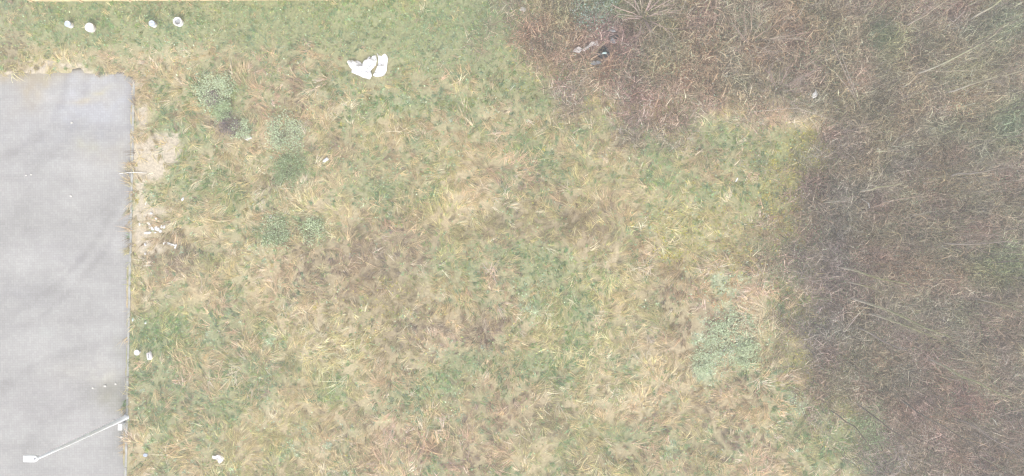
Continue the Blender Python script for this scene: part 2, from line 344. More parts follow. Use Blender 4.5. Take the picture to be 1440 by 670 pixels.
for a in [([(-60,470),(0,452),(50,425),(95,388),(130,345),(160,300)],5,.16),([(-60,492),(0,474),(58,446),(105,405),(142,360),(172,312)],5,.14),([(-40,230),(20,215),(60,190),(85,150),(95,105)],7,.13),
          ([(-40,262),(30,244),(82,212),(112,165),(124,110)],7,.10),([(-20,560),(40,520),(90,500),(150,480)],8,.10),([(10,670),(60,600),(120,560)],9,.08),([(0,330),(70,322),(140,300),(180,268)],10,.09),([(20,300),(60,360),(70,430)],12,.08)]: arc(*a)
edge_n = sst(.0, .3, pave_d(XX, YY) - .12 + .25 * (vn(XX, YY, .3, 371) - .5))[..., None]
pc = pc * (.9 + .1 * edge_n)
V = np.stack([XX, YY, np.zeros_like(XX) + .002 * (fbm(XX, YY, 3, 373) - .5)], -1)
nr, nc = XX.shape; idx = np.arange(nr * nc).reshape(nr, nc)
q = np.stack([idx[:-1, :-1], idx[:-1, 1:], idx[1:, 1:], idx[1:, :-1]], -1).reshape(-1, 4)
ring = np.concatenate([idx[0, :], idx[1:, -1], idx[-1, -2::-1], idx[-2:0:-1, 0]])
Vf = V.reshape(-1, 3); low = Vf[ring].copy(); low[:, 2] = -.16
nb = len(ring); base = len(Vf); ii = np.arange(nb); jj = (ii + 1) % nb
q = np.concatenate([q, np.stack([ring[ii], base + ii, base + jj, ring[jj]], -1)])
pv = npmesh('paving', np.concatenate([Vf, low]), np.concatenate([pc.reshape(-1, 3), pc.reshape(-1, 3)[ring]]), q, NOT, M_pave); pv['kind'] = 'structure'

def box(bm, sx, sy, sz, c=(0, 0, 0), bev=0., rot=None):
    r = bmesh.ops.create_cube(bm, size=1); vs = r['verts']
    for v in vs: v.co = Vector((v.co.x * sx, v.co.y * sy, v.co.z * sz))
    if bev:
        es = list({e for v in vs for e in v.link_edges})
        r2 = bmesh.ops.bevel(bm, geom=es, offset=bev, segments=1, affect='EDGES'); vs = list({v for f in r2['faces'] for v in f.verts} | {v for v in vs if v.is_valid})
    for v in vs:
        if rot: v.co = rot @ v.co
        v.co += Vector(c)
    return vs
kerb = bpy.data.objects.new('kerb', None); link(kerb); kerb['kind'] = 'structure'
bm = bmesh.new(); box(bm, .10, .988, .22, (0, 0, 0), .008); ks = obj('kerb_stone', bm, M_kerb, kerb)
yk = PAVE_TOP - .95; k = 0
while yk > -14.5:
    o = ks if k == 0 else link(ks.copy(), kerb)
    o.location = (float(edge_x(yk)) - .05, yk, -.075 + .012 * (random.random() - .5)); o.rotation_euler = (0, .03 * (random.random() - .5), .021 * 1 + .006 * (random.random() - .5) - .042)
    yk -= 1.0; k += 1

# ------------------------------------------------------------------ tubes and blades
def tube(path, radii, sides=6, cap=True):
    bm = bmesh.new(); rings = []
    n = len(path)
    for i in range(n):
        p = Vector(path[i]); d = (Vector(path[min(i + 1, n - 1)]) - Vector(path[max(i - 1, 0)])).normalized()
        a = d.cross(Vector((0, 0, 1)) if abs(d.z) < .9 else Vector((1, 0, 0))).normalized(); b = d.cross(a)
        rings.append([bm.verts.new(p + (a * math.cos(t) + b * math.sin(t)) * radii[i]) for t in [2 * PI * k / sides for k in range(sides)]])
    for r0, r1 in zip(rings, rings[1:]):
        for k in range(sides): bm.faces.new((r0[k], r0[(k + 1) % sides], r1[(k + 1) % sides], r1[k]))
    if cap: bm.faces.new(rings[0][::-1]); bm.faces.new(rings[-1])
    bmesh.ops.recalc_face_normals(bm, faces=bm.faces)
    return bm
def lathe(prof, seg=24):
    bm = bmesh.new(); rings = []
    for r, z in prof:
        rings.append([bm.verts.new((r * math.cos(2 * PI * k / seg), r * math.sin(2 * PI * k / seg), z)) for k in range(seg)] if r > 1e-5 else [bm.verts.new((0, 0, z))])
    for a, b in zip(rings, rings[1:]):
        for k in range(seg):
            j = (k + 1) % seg
            if len(a) == 1 and len(b) == 1: continue
            if len(a) == 1: bm.faces.new((a[0], b[k], b[j]))
            elif len(b) == 1: bm.faces.new((a[k], a[j], b[0]))
            else: bm.faces.new((a[k], a[j], b[j], b[k]))
    bmesh.ops.recalc_face_normals(bm, faces=bm.faces)
    return bm

def ribbons(base, az, pitch0, pitch1, length, width, col, nseg=2, tipshade=None):
    """arched blades: base (N,3); pitch is the climb angle at root and at tip. tip is one vertex."""
    N = len(base); K = nseg
    pts = [base]; p = base
    for k in range(K):
        t = (k + .5) / K; pit = pitch0 + (pitch1 - pitch0) * t
        st = (length / K)[:, None] * np.stack([np.cos(az) * np.cos(pit), np.sin(az) * np.cos(pit), np.sin(pit)], -1)
        p = p + st; pts.append(p)
    side = np.stack([-np.sin(az), np.cos(az), np.zeros(N)], -1)
    V = []
    for k in range(K):
        wk = (width * (1.0, .85, .6, .5)[k] * .5)[:, None]
        V += [pts[k] - side * wk, pts[k] + side * wk]
    V.append(pts[K])
    V = np.stack(V, 1); nv = 2 * K + 1
    o = (np.arange(N) * nv)[:, None]
    quads = np.concatenate([o + np.array([2 * k, 2 * k + 1, 2 * k + 3, 2 * k + 2]) for k in range(K - 1)]) if K > 1 else NOQ
    tris = o + np.array([2 * K - 2, 2 * K - 1, 2 * K])
    C = np.repeat(col[:, None, :], nv, 1)
    return V.reshape(-1, 3), C.reshape(-1, 3), quads, tris
def canes(paths, radii, col, sides=3):
    """paths (N,K,3), radii (N,K) -> many thin tubes"""
    N, K, _ = paths.shape
    d = np.gradient(paths, axis=1); d /= np.linalg.norm(d, axis=-1, keepdims=True) + 1e-9
    ref = np.where(np.abs(d[..., 2:3]) < .85, np.array([0, 0, 1.]), np.array([1., 0, 0]))
    a = np.cross(d, ref); a /= np.linalg.norm(a, axis=-1, keepdims=True) + 1e-9; b = np.cross(d, a)
    V = np.stack([paths + (a * math.cos(2 * PI * s / sides) + b * math.sin(2 * PI * s / sides)) * radii[..., None] for s in range(sides)], 2)
    o = (np.arange(N) * K * sides)[:, None]; Q = []
    for k in range(K - 1):
        for s in range(sides):
            t = (s + 1) % sides
            Q.append(o + np.array([k * sides + s, k * sides + t, (k + 1) * sides + t, (k + 1) * sides + s]))
    C = np.repeat(col[:, None, :], K * sides, 1)
    return V.reshape(-1, 3), C.reshape(-1, 3), np.concatenate(Q), NOT
def join(parts):
    V = []; C = []; Q = []; T = []; n = 0
    for v, c, q, t in parts:
        V.append(v); C.append(c); Q.append(q + n); T.append(t + n); n += len(v)
    return np.concatenate(V), np.concatenate(C), np.concatenate(Q), np.concatenate(T)

EXCL = []      # (x, y, r): spots where a thing lies and no tuft grows through it
def keep_out(x, y, r): EXCL.append((x, y, r))

# ------------------------------------------------------------------ street lamp
bx, by = P(177.5, 587)
HL = 5.6
lamp = thing('street_lamp', 'tall pale grey street lamp at the paving edge, seen leaning across the paving', 'street lamp', (bx, by, 0))
prof = [(.13, 0), (.13, .02), (.10, .03), (.098, 1.0), (.092, 1.02), (.084, 2.4), (.066, 4.2), (.046, HL - .02), (0, HL - .02)]
obj('pole', lathe(prof, 20), M_galv, lamp, True)
bm = bmesh.new(); box(bm, .012, .085, .40, (-.084, 0, .62), .004); obj('service_door', bm, M_galv, lamp)
def head_mesh(zs, inset):
    # outline seen from above: square outer end, rounded end at the pole
    out = [(-.50 + inset, .115 - inset), (-.46, .122 - inset), (-.25, .13 - inset)]
    for k in range(0, 7):
        a = PI / 2 - k * PI / 6; out.append((-.10 + (.125 - inset) * math.cos(a), (.13 - inset) * math.sin(a)))
    out += [(-.25, -.13 + inset), (-.46, -.122 + inset), (-.50 + inset, -.115 + inset)]
    bm = bmesh.new(); r0 = [bm.verts.new((x, y, zs[0])) for x, y in out]; r1 = [bm.verts.new((x, y, zs[1])) for x, y in out]
    r2 = [bm.verts.new((-.22 + (x + .22) * .9, y * .85, zs[2])) for x, y in out]
    n = len(out)
    for a, b in ((r0, r1), (r1, r2)):
        for k in range(n): bm.faces.new((a[k], a[(k + 1) % n], b[(k + 1) % n], b[k]))
    bm.faces.new(r0[::-1]); bm.faces.new(r2); bmesh.ops.recalc_face_normals(bm, faces=bm.faces)
    return bm
head = obj('lamp_head', head_mesh((HL - .03, HL + .03, HL + .06), 0), M_head, lamp)
bm = bmesh.new(); box(bm, .26, .19, .02, (-.33, 0, HL - .041), .005); obj('lens', bm, M_glass, head)
obj('sensor_cap', lathe([(.034, HL + .055), (.034, HL + .078), (.022, HL + .085), (0, HL + .085)], 14), M_greyp, head, loc=(-.065, .0, 0))
bm = bmesh.new(); box(bm, .015, .20, .012, (-.15, 0, HL + .064), .003); obj('cooling_rib', bm, M_head, head)
keep_out(bx, by, .14)

# small white cabinet beside the lamp
x, y = P(173.5, 598)
x += .06
cb = thing('utility_box', 'small white utility box on the paving edge just below the lamp foot', 'utility box', (x, y, 0.0), None, -.02)
bm = bmesh.new(); box(bm, .15, .22, .34, (0, 0, .17), .006); obj('body', bm, M_white, cb)
bm = bmesh.new(); box(bm, .18, .26, .03, (0, 0, .356), .008); obj('lid', bm, M_white, cb)
bm = bmesh.new(); box(bm, .02, .05, .03, (-.02, -.118, .25), .003); obj('lock', bm, M_greyp, cb)
keep_out(x, y, .2)

# ------------------------------------------------------------------ drain pipes standing in the lawn
def stand_pipe(px, py, r, h, kind, label):
    x, y = P(px, py, h); g = G(x, y)
    t = thing('standing_pipe', label, 'pipe', (x, y, g), 'drain pipes standing in the top strip of grass')
    wall = .012
    if kind == 'open':
        obj('tube', lathe([(r, -.05), (r, h), (r - wall * 2.6, h), (r - wall * 2.6, .02), (0, .02)], 28), M_white, t, True)
        obj('rim', lathe([(r + .018, h - .05), (r + .018, h + .004), (r - .004, h + .012), (r - wall * 2.7, h + .002)], 28), M_white, t)
        obj('inner_plug', lathe([(r * .74, h - .12), (r * .74, h - .09), (0, h - .085)], 20), M_greyp, t)
    elif kind == 'lid':
        obj('tube', lathe([(r, -.05), (r, h - .02)], 28), M_pinkw, t, True)
        cap = obj('cap', lathe([(r + .02, h - .06), (r + .02, h), (r * .8, h + .012), (r * .78, h + .004), (r * .45, h + .006), (0, h + .01)], 28), M_white, t)
    else:
        obj('tube', lathe([(r, -.05), (r, h - .01)], 28), M_white, t, True)
        cap = obj('cap', lathe([(r + .006, h - .05), (r + .006, h - .005), (r - .012, h + .004), (r - .03, h - .006), (0, h - .004)], 28), M_bluegrey, t)
        bm = bmesh.new(); box(bm, r * 1.1, .022, .014, (0, 0, h + .002), .003); obj('grip', bm, M_bluegrey, cap)
    keep_out(x, y, r + .05)
stand_pipe(94.5, 33.5, .125, .26, 'blue', 'leftmost standing pipe, small with a blue-grey cap')
stand_pipe(125.5, 38.5, .175, .22, 'lid', 'thick white standing pipe with closed white lid, second from the left')
stand_pipe(214, 33.5, .125, .24, 'blue', 'small blue-grey capped pipe close left of the thick open pipe')
stand_pipe(250.5, 31, .175, .2, 'open', 'thick white open pipe showing a grey inside, rightmost of the standing pipes')

# pipe cap and container in the grass by the kerb
x, y = P(193, 496, .2); g = G(x, y)
t = thing('capped_pipe', 'round white cap on a thin pipe in the grass right beside the kerb', 'pipe', (x, y, g))
obj('tube', lathe([(.055, -.05), (.055, .22)], 16), M_white, t, True)
obj('cap', lathe([(.10, .19), (.125, .22), (.12, .245), (.07, .235), (.03, .225), (0, .225)], 18), M_white, t)
keep_out(x, y, .16)
x, y = P(210, 501, .1); g = G(x, y)
t = thing('plastic_canister', 'pinkish white plastic canister lying in the grass right of the capped pipe', 'canister', (x, y, g), None, .15)
bm = bmesh.new(); box(bm, .22, .32, .16, (0, 0, .08), .04); obj('body', bm, M_pinkw, t, True)
bm = tube([(0, -.10, .15), (0, -.06, .195), (0, .06, .195), (0, .10, .15)], [.014] * 4, 8); obj('handle', bm, M_greyp, t)
bm = lathe([(.03, 0), (.03, .035), (0, .035)], 12)
for v in bm.verts: v.co = Vector((v.co.x + .05, v.co.z + .155, v.co.y + .08))
obj('screw_cap', bm, M_white, t)
keep_out(x, y, .2)

# ------------------------------------------------------------------ crumpled sheets and scraps
def resample(poly, n):
    pts = [Vector((a, b)) for a, b in poly]; L = [(pts[(i + 1) % len(pts)] - pts[i]).length for i in range(len(pts))]; T = sum(L); out = []
    for k in range(n):
        d = T * k / n; i = 0
        while d > L[i]: d -= L[i]; i += 1
        out.append(pts[i].lerp(pts[(i + 1) % len(pts)], d / L[i]))
    return out
def crumple(name, poly, mat, amp, seed, rings=6, n=44, thick=.006, parent=None, lift=.02, origin=None, scale=PX, fold=.35):
    """a rumpled flat sheet: outline in photo pixels around its centre, real folds in z"""
    pts = resample(poly, n); c = sum(pts, Vector((0, 0))) / n
    ox, oy = origin if origin else P(c.x, c.y)
    vs = []; fs = []
    r_ = random.Random(seed)
    for k in range(rings + 1):
        for p in pts:
            d = (p - c) * (k / rings); wx, wy = d.x * scale, -d.y * scale
            rx = 1 - 2 * abs(float(vn(np.array([wx + seed]), np.array([wy]), fold, 400 + seed % 9)[0]) - .5)
            r2 = 1 - 2 * abs(float(vn(np.array([wx - seed]), np.array([wy * .8 + wx * .5]), fold * .42, 410 + seed % 9)[0]) - .5)
            z = amp * (.75 * rx ** 2 + .4 * r2) * (.55 + .45 * (1 - (k / rings) ** 3)) + r_.random() * amp * .12
            vs.append((wx, wy, z))
    zmin = min(v[2] for v in vs); vs = [(a, b, z - zmin + lift) for a, b, z in vs]
    for k in range(rings):
        for i in range(n):
            j = (i + 1) % n
            if k == 0: fs.append((i, n + i, n + j))
            else: fs.append((k * n + i, (k + 1) * n + i, (k + 1) * n + j, k * n + j))
    bm = bmesh.new(); bv = [bm.verts.new(v) for v in vs]
    for f in fs:
        try: bm.faces.new([bv[i] for i in f])
        except ValueError: pass
    bmesh.ops.remove_doubles(bm, verts=bm.verts, dist=.0004)
    bmesh.ops.recalc_face_normals(bm, faces=bm.faces)
    o = obj(name, bm, mat, parent)
    m = o.modifiers.new('thickness', 'SOLIDIFY'); m.thickness = thick; m.offset = 1
    if parent is None: o.location = (ox, oy, G(ox, oy))
    return o, ox, oy
def sheet(name, poly, mat, amp, seed, label, cat, group=None, ko=None, **kw):
    if 'bramble' in label or 'black bag' in label:
        c = (sum(p[0] for p in poly) / len(poly), sum(p[1] for p in poly) / len(poly)); poly = [(c[0] + (p[0] - c[0]) * 1.3, c[1] + (p[1] - c[1]) * 1.3) for p in poly]
    o, ox, oy = crumple(name, poly, mat, amp, seed, **kw); tag(o, label, cat, group)
    r = ko if ko else max(math.hypot(a - ox / PX - 720, 335 - b - oy / PX) for a, b in poly) * PX * .8
    keep_out(ox, oy, r); return o
left_poly = [(489,88),(491,86),(494,87),(496,85),(497.5,91),(499.5,86.5),(503,86),(507,88),(510,91.5),(513,86),(518,84),(520,80),(522,83),(526,79),(529,79),(531,86),(529,93),(525,98),(522,101),(524,108),(521,113),(511,110),(503,106),(495,103),(496,99),(492,94)]
right_poly = [(530,75),(533,79),(537,79),(541,76),(545,79),(546,83),(545,91),(544,101),(541,107),(531,109),(525,107),(528,100),(532,93),(532,86),(533,81)]
sheet('plastic_sheet', left_poly, M_film, .24, 3, 'large crumpled white plastic sheet lying in the grass', 'sheet', fold=.30, n=90, rings=12)
sheet('plastic_sheet', right_poly, M_film, .15, 6, 'upright folded white plastic piece touching the right end of the large crumpled sheet', 'sheet', fold=.34, n=64, rings=10)
for px_, py_ in [(495,92),(503,95),(512,94),(521,90),(527,85),(512,103),(519,108),(505,101),(538,84),(539,92),(537,101),(530,105)]:
    keep_out(*P(px_, py_), .20)

def scrap(px, py, w, h, rot, seed, nm, mat, label, cat, amp=.03, group=None, pts=7, lift=.03, ko=None):
    r = random.Random(seed); poly = []
    for k in range(pts):
        a = 2 * PI * k / pts; f = .7 + .5 * r.random(); x, y = w / 2 * f * math.cos(a), h / 2 * f * math.sin(a)
        poly.append((px + x * math.cos(rot) - y * math.sin(rot), py + x * math.sin(rot) + y * math.cos(rot)))
    return sheet(nm, poly, mat, amp, seed, label, cat, group, rings=3, n=18, thick=.008, fold=.12, lift=lift, ko=ko or max(.06, .5 * max(w, h) * PX))
LIT = 'scraps of white plastic litter'
scrap(205,640,8,4.5,.1,21,'plastic_scrap',M_bluegrey,'bluish white flat scrap in the bottom left grass nearest the paving','litter',group=LIT)
scrap(235.5,640.5,3.5,5,.2,22,'plastic_scrap',M_white,'tiny upright white scrap between two bigger ones at the bottom left','litter',group=LIT)
scrap(381.5,304.5,5,4.5,.5,23,'plastic_scrap',M_white,'single small white chunk below the grey-green clumps in open straw','litter',group=LIT)
scrap(258.5,280.5,3,6,.5,24,'metal_sliver',M_galv,'thin silvery sliver in green grass below the sandy patch','litter',group=LIT)
scrap(205,344,3.5,3.5,0,25,'plastic_scrap',M_white,'upper of two white dots in the grass along the kerb','litter',group=LIT)
scrap(205,357,3.2,3.2,0,26,'plastic_scrap',M_white,'lower of two white dots in the grass along the kerb','litter',group=LIT)
scrap(205,454,3,3,0,27,'plastic_scrap',M_white,'lone white dot in the grass well above the capped pipe','litter',group=LIT)
scrap(188,449.5,4,6,.2,28,'plastic_scrap',M_teal,'pale bluish flake lying on the kerb edge','litter',lift=.05)
scrap(1036,253,2,7,.5,29,'plastic_strip',M_film,'short white curved strip on greenish grass toward the thicket','litter')
SC = [(210.5,315.5,7,3,.6,'slim torn white piece at the upper left of the scrap cluster'),(213,321,7,4,.4,'ragged white lump left in the middle of the scrap cluster'),(208,328,9,3,-.1,'long white shred at the lower left of the scrap cluster'),
      (220.5,321.5,4,6,0,'tall white chip at the centre of the scrap cluster'),(223.5,322.5,3,5,.1,'white chip touching the centre chip of the scrap cluster'),(231.5,319,4,6,.4,'rightmost big white chip of the scrap cluster'),
      (226.5,325.5,3.5,3.5,0,'round white crumb at the lower right of the scrap cluster'),(216,322.8,3,2.4,0,'tiny white crumb left of the centre chip'),(197,316,2.5,4,0,'upright white crumb closest to the kerb beside the cluster'),
      (220.5,307.5,3,3,0,'white crumb on bare sand above the scrap cluster'),(213.5,300.5,3.5,2.5,0,'topmost white crumb on the bare sand'),(227.8,319,2,4,.1,'thin white chip left of the rightmost chip of the cluster'),(219,327.5,2.5,1.8,0,'flat white crumb low in the scrap cluster')]
for k, (a, b, w_, h_, r_, lb) in enumerate(SC): scrap(a, b, w_ * 1.25, h_ * 1.25, r_, 40 + k, 'plastic_scrap', M_white, lb, 'litter', .02, LIT, ko=.07)
sheet('plastic_tray', [(342.8,192.6),(352.5,192),(355.8,195),(349,198.6),(346,197)], M_white, .06, 31, 'clean white tray with slanted ends beside the grey-green clumps', 'tray', n=20, rings=3, lift=.06, fold=.5, ko=.2)
sheet('film_rag', [(299,640.5),(304,641),(308,639),(313,641.5),(316,644),(314,648),(311,650.5),(309,653.5),(307.5,649),(305,646),(299,644.5)], M_pinkw, .07, 33, 'crumpled pinkish white film near the bottom edge, biggest scrap there', 'litter', n=30, rings=4, lift=.05, fold=.2, ko=.25)
sheet('wrapper', [(1137,138),(1140,133),(1143,131),(1144,127),(1146,131),(1148,134),(1145,138),(1141,140)], M_white, .07, 34, 'small white wrapper caught in dry stems near the top right of the field', 'litter', n=26, rings=3, lift=.18, fold=.15, ko=.22)
sheet('film_rag', [(806,73),(809,70.5),(813,68),(816,70),(816.5,72.5),(813.5,75),(810,74.5)], M_pinkw, .06, 35, 'pointed white rag of film on brown bramble, left end of the torn strip', 'litter', n=26, rings=3, lift=.12, fold=.18, ko=.25)
sheet('film_strip', [(820,70),(824,68),(829,64),(831,61),(835,62),(837,59),(839,66),(836,65),(832,65.5),(827,69),(823,72)], M_pinkw, .06, 36, 'torn white strip of film running up to the right on brown bramble', 'litter', n=30, rings=3, lift=.12, fold=.15, ko=.25)
sheet('refuse_bag', [(841,78),(843,73),(846,70),(848,66),(852,69),(855,73),(855,78),(851,81),(845,81.5)], M_dark, .20, 37, 'black refuse bag slumped in the bramble right of the white rags', 'refuse bag', n=36, rings=5, lift=.04, fold=.2, ko=.4)
scrap(848.5,77.5,6,2.5,-.15,381,'film_scrap',M_teal,'pale teal film lying on the black bag','litter',.05,lift=.26,ko=.15)
sheet('refuse_bag', [(857,54),(860,51),(864,50.5),(868,52),(866,56),(861,57)], M_dark, .14, 38, 'small black bag above the slumped one, under grey film', 'refuse bag', n=26, rings=4, lift=.04, fold=.2, ko=.25)
scrap(861,45,11,5,.05,39,'film_scrap',M_greyp,'blue-grey film below the bare many-stemmed shrub','litter',.06,lift=.12)
scrap(861,59.5,9,5,.1,391,'film_scrap',M_greyp,'dull grey film just under the small black bag','litter',.05,lift=.10)
scrap(837,89.5,14,5,-.1,392,'film_scrap',M_greyp,'grey crumpled netting at the foot of the slumped black bag','litter',.05,lift=.12)
scrap(735.5,14.5,8,7,.2,393,'stone',M_stone,'pale grey lump at the edge of the bramble near the top','stone',.14,lift=.02)
# bottle on the trampled path
x, y = P(459, 225.5); g = G(x, y)
t = thing('crushed_canister', 'dented silvery white canister lying on the trampled straw path', 'canister', (x, y, g + .01), None, math.radians(35))
bm = bmesh.new(); r = bmesh.ops.create_cone(bm, segments=16, radius1=.075, radius2=.07, depth=.24, cap_ends=True)
for v in bm.verts: v.co = Vector((v.co.z, v.co.x * .95, v.co.y * .75 + .062))
obj('body', bm, M_galv, t, False)
bm = lathe([(.074, 0), (.078, .012), (.078, .028), (.074, .04)], 16)
for v in bm.verts: v.co = Vector((v.co.z + .06, v.co.x * .96, v.co.y * .76 + .062))
obj('band', bm, M_white, t)
bm = lathe([(.03, 0), (.03, .04), (0, .04)], 10)
for v in bm.verts: v.co = Vector((v.co.z - .158, v.co.x, v.co.y + .06))
obj('neck', bm, M_white, t)
keep_out(x, y, .16)
# white plastic rail with T shaped ends
x, y = P(240, 343.5); g = G(x, y)
t = thing('plastic_bracket', 'white bone-shaped bracket with forked ends below the scrap cluster', 'bracket', (x, y, g + .03), None, math.radians(-20))
bm = bmesh.new(); box(bm, .46, .05, .03, (0, .02, .015), .006); obj('bar', bm, M_white, t)
for s in (-1, 1):
    bm = bmesh.new(); box(bm, .06, .20, .034, (s * .262, -.01, .017), .008); e = obj('end_plate', bm, M_white, t)
bm = bmesh.new(); box(bm, .30, .016, .05, (0.02, -.03, .025), .004); obj('rib', bm, M_white, t)
keep_out(x - .1, y + .04, .15); keep_out(x + .1, y - .04, .15); keep_out(x, y, .16)
# thin pale rod across the kerb
p0 = P(168, 244.2); p1 = P(186, 242.6); p2 = P(207, 243.8)
o = obj('thin_rod', tube([(p0[0] , p0[1], .012), (p1[0], p1[1], .06), (p2[0], p2[1], .055)], [.012, .016, .010], 8), M_white); tag(o, 'thin pale rod lying across the kerb by the sandy patch', 'rod')
p0 = P(205, 288.5); p1 = P(207, 284)
o = obj('thin_stick', tube([(p0[0], p0[1], G(*p0) + .03), (p1[0], p1[1], G(*p1) + .05)], [.014, .012], 8), M_white); tag(o, 'short white stick in the grass left of the silvery sliver', 'stick'); keep_out(*p0, .08)
p0 = P(1209, 281); p1 = P(1216, 287); p2 = P(1219.5, 294)
o = obj('plastic_strip', tube([(p0[0], p0[1], G(*p0) + .25), (p1[0], p1[1], G(*p1) + .35), (p2[0], p2[1], G(*p2) + .22)], [.012, .022, .018], 8), M_white); tag(o, 'thin white curved strip caught in the bramble at the right', 'litter'); keep_out(*p1, .15)
# grit on the paving
for a, b, lb in [(100.5,276,'lone white pebble in the middle of the grey paving'),(37,247,'left of two pale pebbles at the far left of the paving'),(44,246,'right of two pale pebbles at the far left of the paving'),
                 (131,546,'leftmost pale pebble on the gritty paving above the lamp'),(148,543,'middle pale pebble on the gritty paving above the lamp'),(163,540,'pale pebble on the gritty paving nearest the grass above the lamp'),
                 (160,592,'tiny pebble between the lamp pole and the utility box'),(171,615,'tiny pebble on the paving below the utility box'),(101,173,'small white pebble on the bluish upper paving')]:
    bm = bmesh.new(); bmesh.ops.create_icosphere(bm, subdivisions=1, radius=.035 + .02 * random.random())
    for v in bm.verts: v.co = Vector((v.co.x * (1 + .5 * random.random()), v.co.y, v.co.z * .5)) * (.8 + .4 * random.random())
    x, y = P(a, b); zz = min(v.co.z for v in bm.verts)
    o = obj('pebble', bm, M_stone, None, False, (x, y, .001 - zz)); tag(o, lb, 'pebble', 'pebbles on the paving')

# ------------------------------------------------------------------ timber fence along the top edge
f0 = P(38, 3.6); fa = math.atan2(2.4, 490)
fen = thing('timber_fence', 'pale timber board fence running along the top edge of the grass', 'fence', (f0[0], f0[1] + .03, 0), None, fa)
bay = 69 * PX
bm = bmesh.new(); box(bm, bay - .10, .022, .142, (0, 0, 0), .004); bd = bm.copy(); bm.free()
bme = bpy.data.meshes.new('board'); bd.to_mesh(bme); bd.free(); bme.materials.append(M_wood)
bm = bmesh.new(); box(bm, .09, .09, 1.95, (0, 0, .975), .006); pme = bpy.data.meshes.new('post'); bm.to_mesh(pme); bm.free(); pme.materials.append(M_wood)
cum = bpy.data.meshes.new('post_cap'); bm = bmesh.new(); box(bm, .12, .12, .03, (0, 0, 0), .008); bm.to_mesh(cum); bm.free(); cum.materials.append(M_wood)
nb_ = 8
for k in range(nb_ + 1):
    xx = 8 * PX + k * bay
    po = link(bpy.data.objects.new('post', pme), fen); po.location = (xx, 0, G(f0[0] + xx, f0[1]) - .1)
    cp = link(bpy.data.objects.new('post_cap', cum), po); cp.location = (0, 0, 1.965)
    if k < nb_:
        for j in range(12):
            b_ = link(bpy.data.objects.new('board', bme), fen); b_.location = (xx + bay / 2, .004 * random.random(), .10 + j * .152); b_.rotation_euler = (0, .003 * (random.random() - .5), 0)

# ------------------------------------------------------------------ leaves: small folded rhombs
def leaves(c, size, az, tilt, col):
    N = len(c)
    d = np.stack([np.cos(az) * np.cos(tilt), np.sin(az) * np.cos(tilt), np.sin(tilt)], -1) * size[:, None]
    s = np.stack([-np.sin(az), np.cos(az), np.zeros(N)], -1) * (size * .34)[:, None]
    up = np.array([0, 0, 1.]) * (size * .10)[:, None]
    V = np.stack([c - d * .5, c - s + up, c + d * .5, c + s + up], 1)
    o = (np.arange(N) * 4)[:, None]
    T = np.concatenate([o + np.array([0, 1, 2]), o + np.array([0, 2, 3])])
    return V.reshape(-1, 3), np.repeat(col[:, None, :], 4, 1).reshape(-1, 3), NOQ, T
def vary(c, n, s=.18): return np.clip(np.asarray(c)[None] * (1 + s * rng.normal(size=(n, 1))) * (1 + .05 * rng.normal(size=(n, 3))), .01, .9)

# grey-green herb clumps one can tell apart
def herb(px_, py_, r, h, pal, label, n=420, dead=.0, nm='herb_clump', group='leafy clumps in the grass', leaf=.09):
    n = int(n * 3.4); leaf *= .58; h *= .7
    x, y = P(px_, py_); g = G(x, y)
    t = thing(nm, label, 'plant', (x, y, g), group)
    ns = 26; a = rng.random(ns) * 2 * PI; L = r * (.5 + .6 * rng.random(ns))
    u = np.linspace(0, 1, 4)
    path = np.stack([np.cos(a)[:, None] * L[:, None] * u, np.sin(a)[:, None] * L[:, None] * u, h * (.5 + .5 * rng.random(ns))[:, None] * np.sqrt(u)[None] * .8], -1)
    npmesh('stems', *canes(path, np.full((ns, 4), .008) * (1.2 - u * .7), vary((.22, .20, .12), ns)), M_twig, t)
    k = rng.integers(0, ns, n); s = .25 + .75 * np.sqrt(rng.random(n))
    ctr = np.stack([np.cos(a[k]) * L[k] * s, np.sin(a[k]) * L[k] * s, h * (.35 + .5 * rng.random(n)) * np.sqrt(s)], -1) + rng.normal(size=(n, 3)) * np.array([.11, .11, .04]) * (r / .6)
    ctr[:, 2] = np.maximum(ctr[:, 2], .03)
    pal = np.asarray(pal); cc = pal[rng.integers(0, len(pal), n)] * (1 + .09 * rng.normal(size=(n, 1)))
    if dead: dm = rng.random(n) < dead; cc[dm] = np.array((.24, .17, .15)) * (1 + .2 * rng.normal(size=(dm.sum(), 1)))
    npmesh('foliage', *leaves(ctr, leaf * (.6 + .8 * rng.random(n)), np.arctan2(ctr[:, 1], ctr[:, 0]) + rng.normal(size=n) * .9, rng.normal(size=n) * .5 + .2, np.clip(cc, .02, .8)), M_leaf, t)
    keep_out(x, y, r * (.40 if r < .9 else .02))
MINT = [(.44,.51,.31),(.48,.55,.35),(.39,.46,.27),(.50,.57,.39),(.43,.50,.32)]
LIME = [(.33,.42,.22),(.40,.48,.28),(.27,.36,.18)]
GRN = [(.22,.29,.13),(.27,.34,.17),(.18,.24,.11),(.33,.40,.24)]
herb(306, 128, .85, .5, MINT, 'broad grey-green clump near the upper left corner of the field', 700)
herb(316, 158, .42, .5, LIME, 'bright lime clump just below the broad grey-green one', 330)
herb(340, 182, .45, .35, MINT, 'grey-green clump directly above the white tray', 300)
herb(325, 176, .5, .4, [(.20,.16,.15),(.24,.19,.17),(.17,.14,.14)], 'dark withered clump left of the clump above the white tray', 330)
herb(300, 140, .35, .4, [(.22,.18,.17),(.26,.2,.18)], 'small withered brown clump inside the broad grey-green one', 200)
herb(404, 190, .80, .5, MINT, 'pale grey-green bushy clump right of the white tray', 650, .1)
herb(408, 240, .75, .4, GRN, 'darker green clump below the pale bushy one', 600)
herb(389, 325, .75, .4, GRN + MINT[:2], 'green clump below the small white chunk', 520)
herb(441, 324, .55, .35, MINT[:3] + GRN[:1], 'smaller grey-green clump right of the green clump under the white chunk', 380)
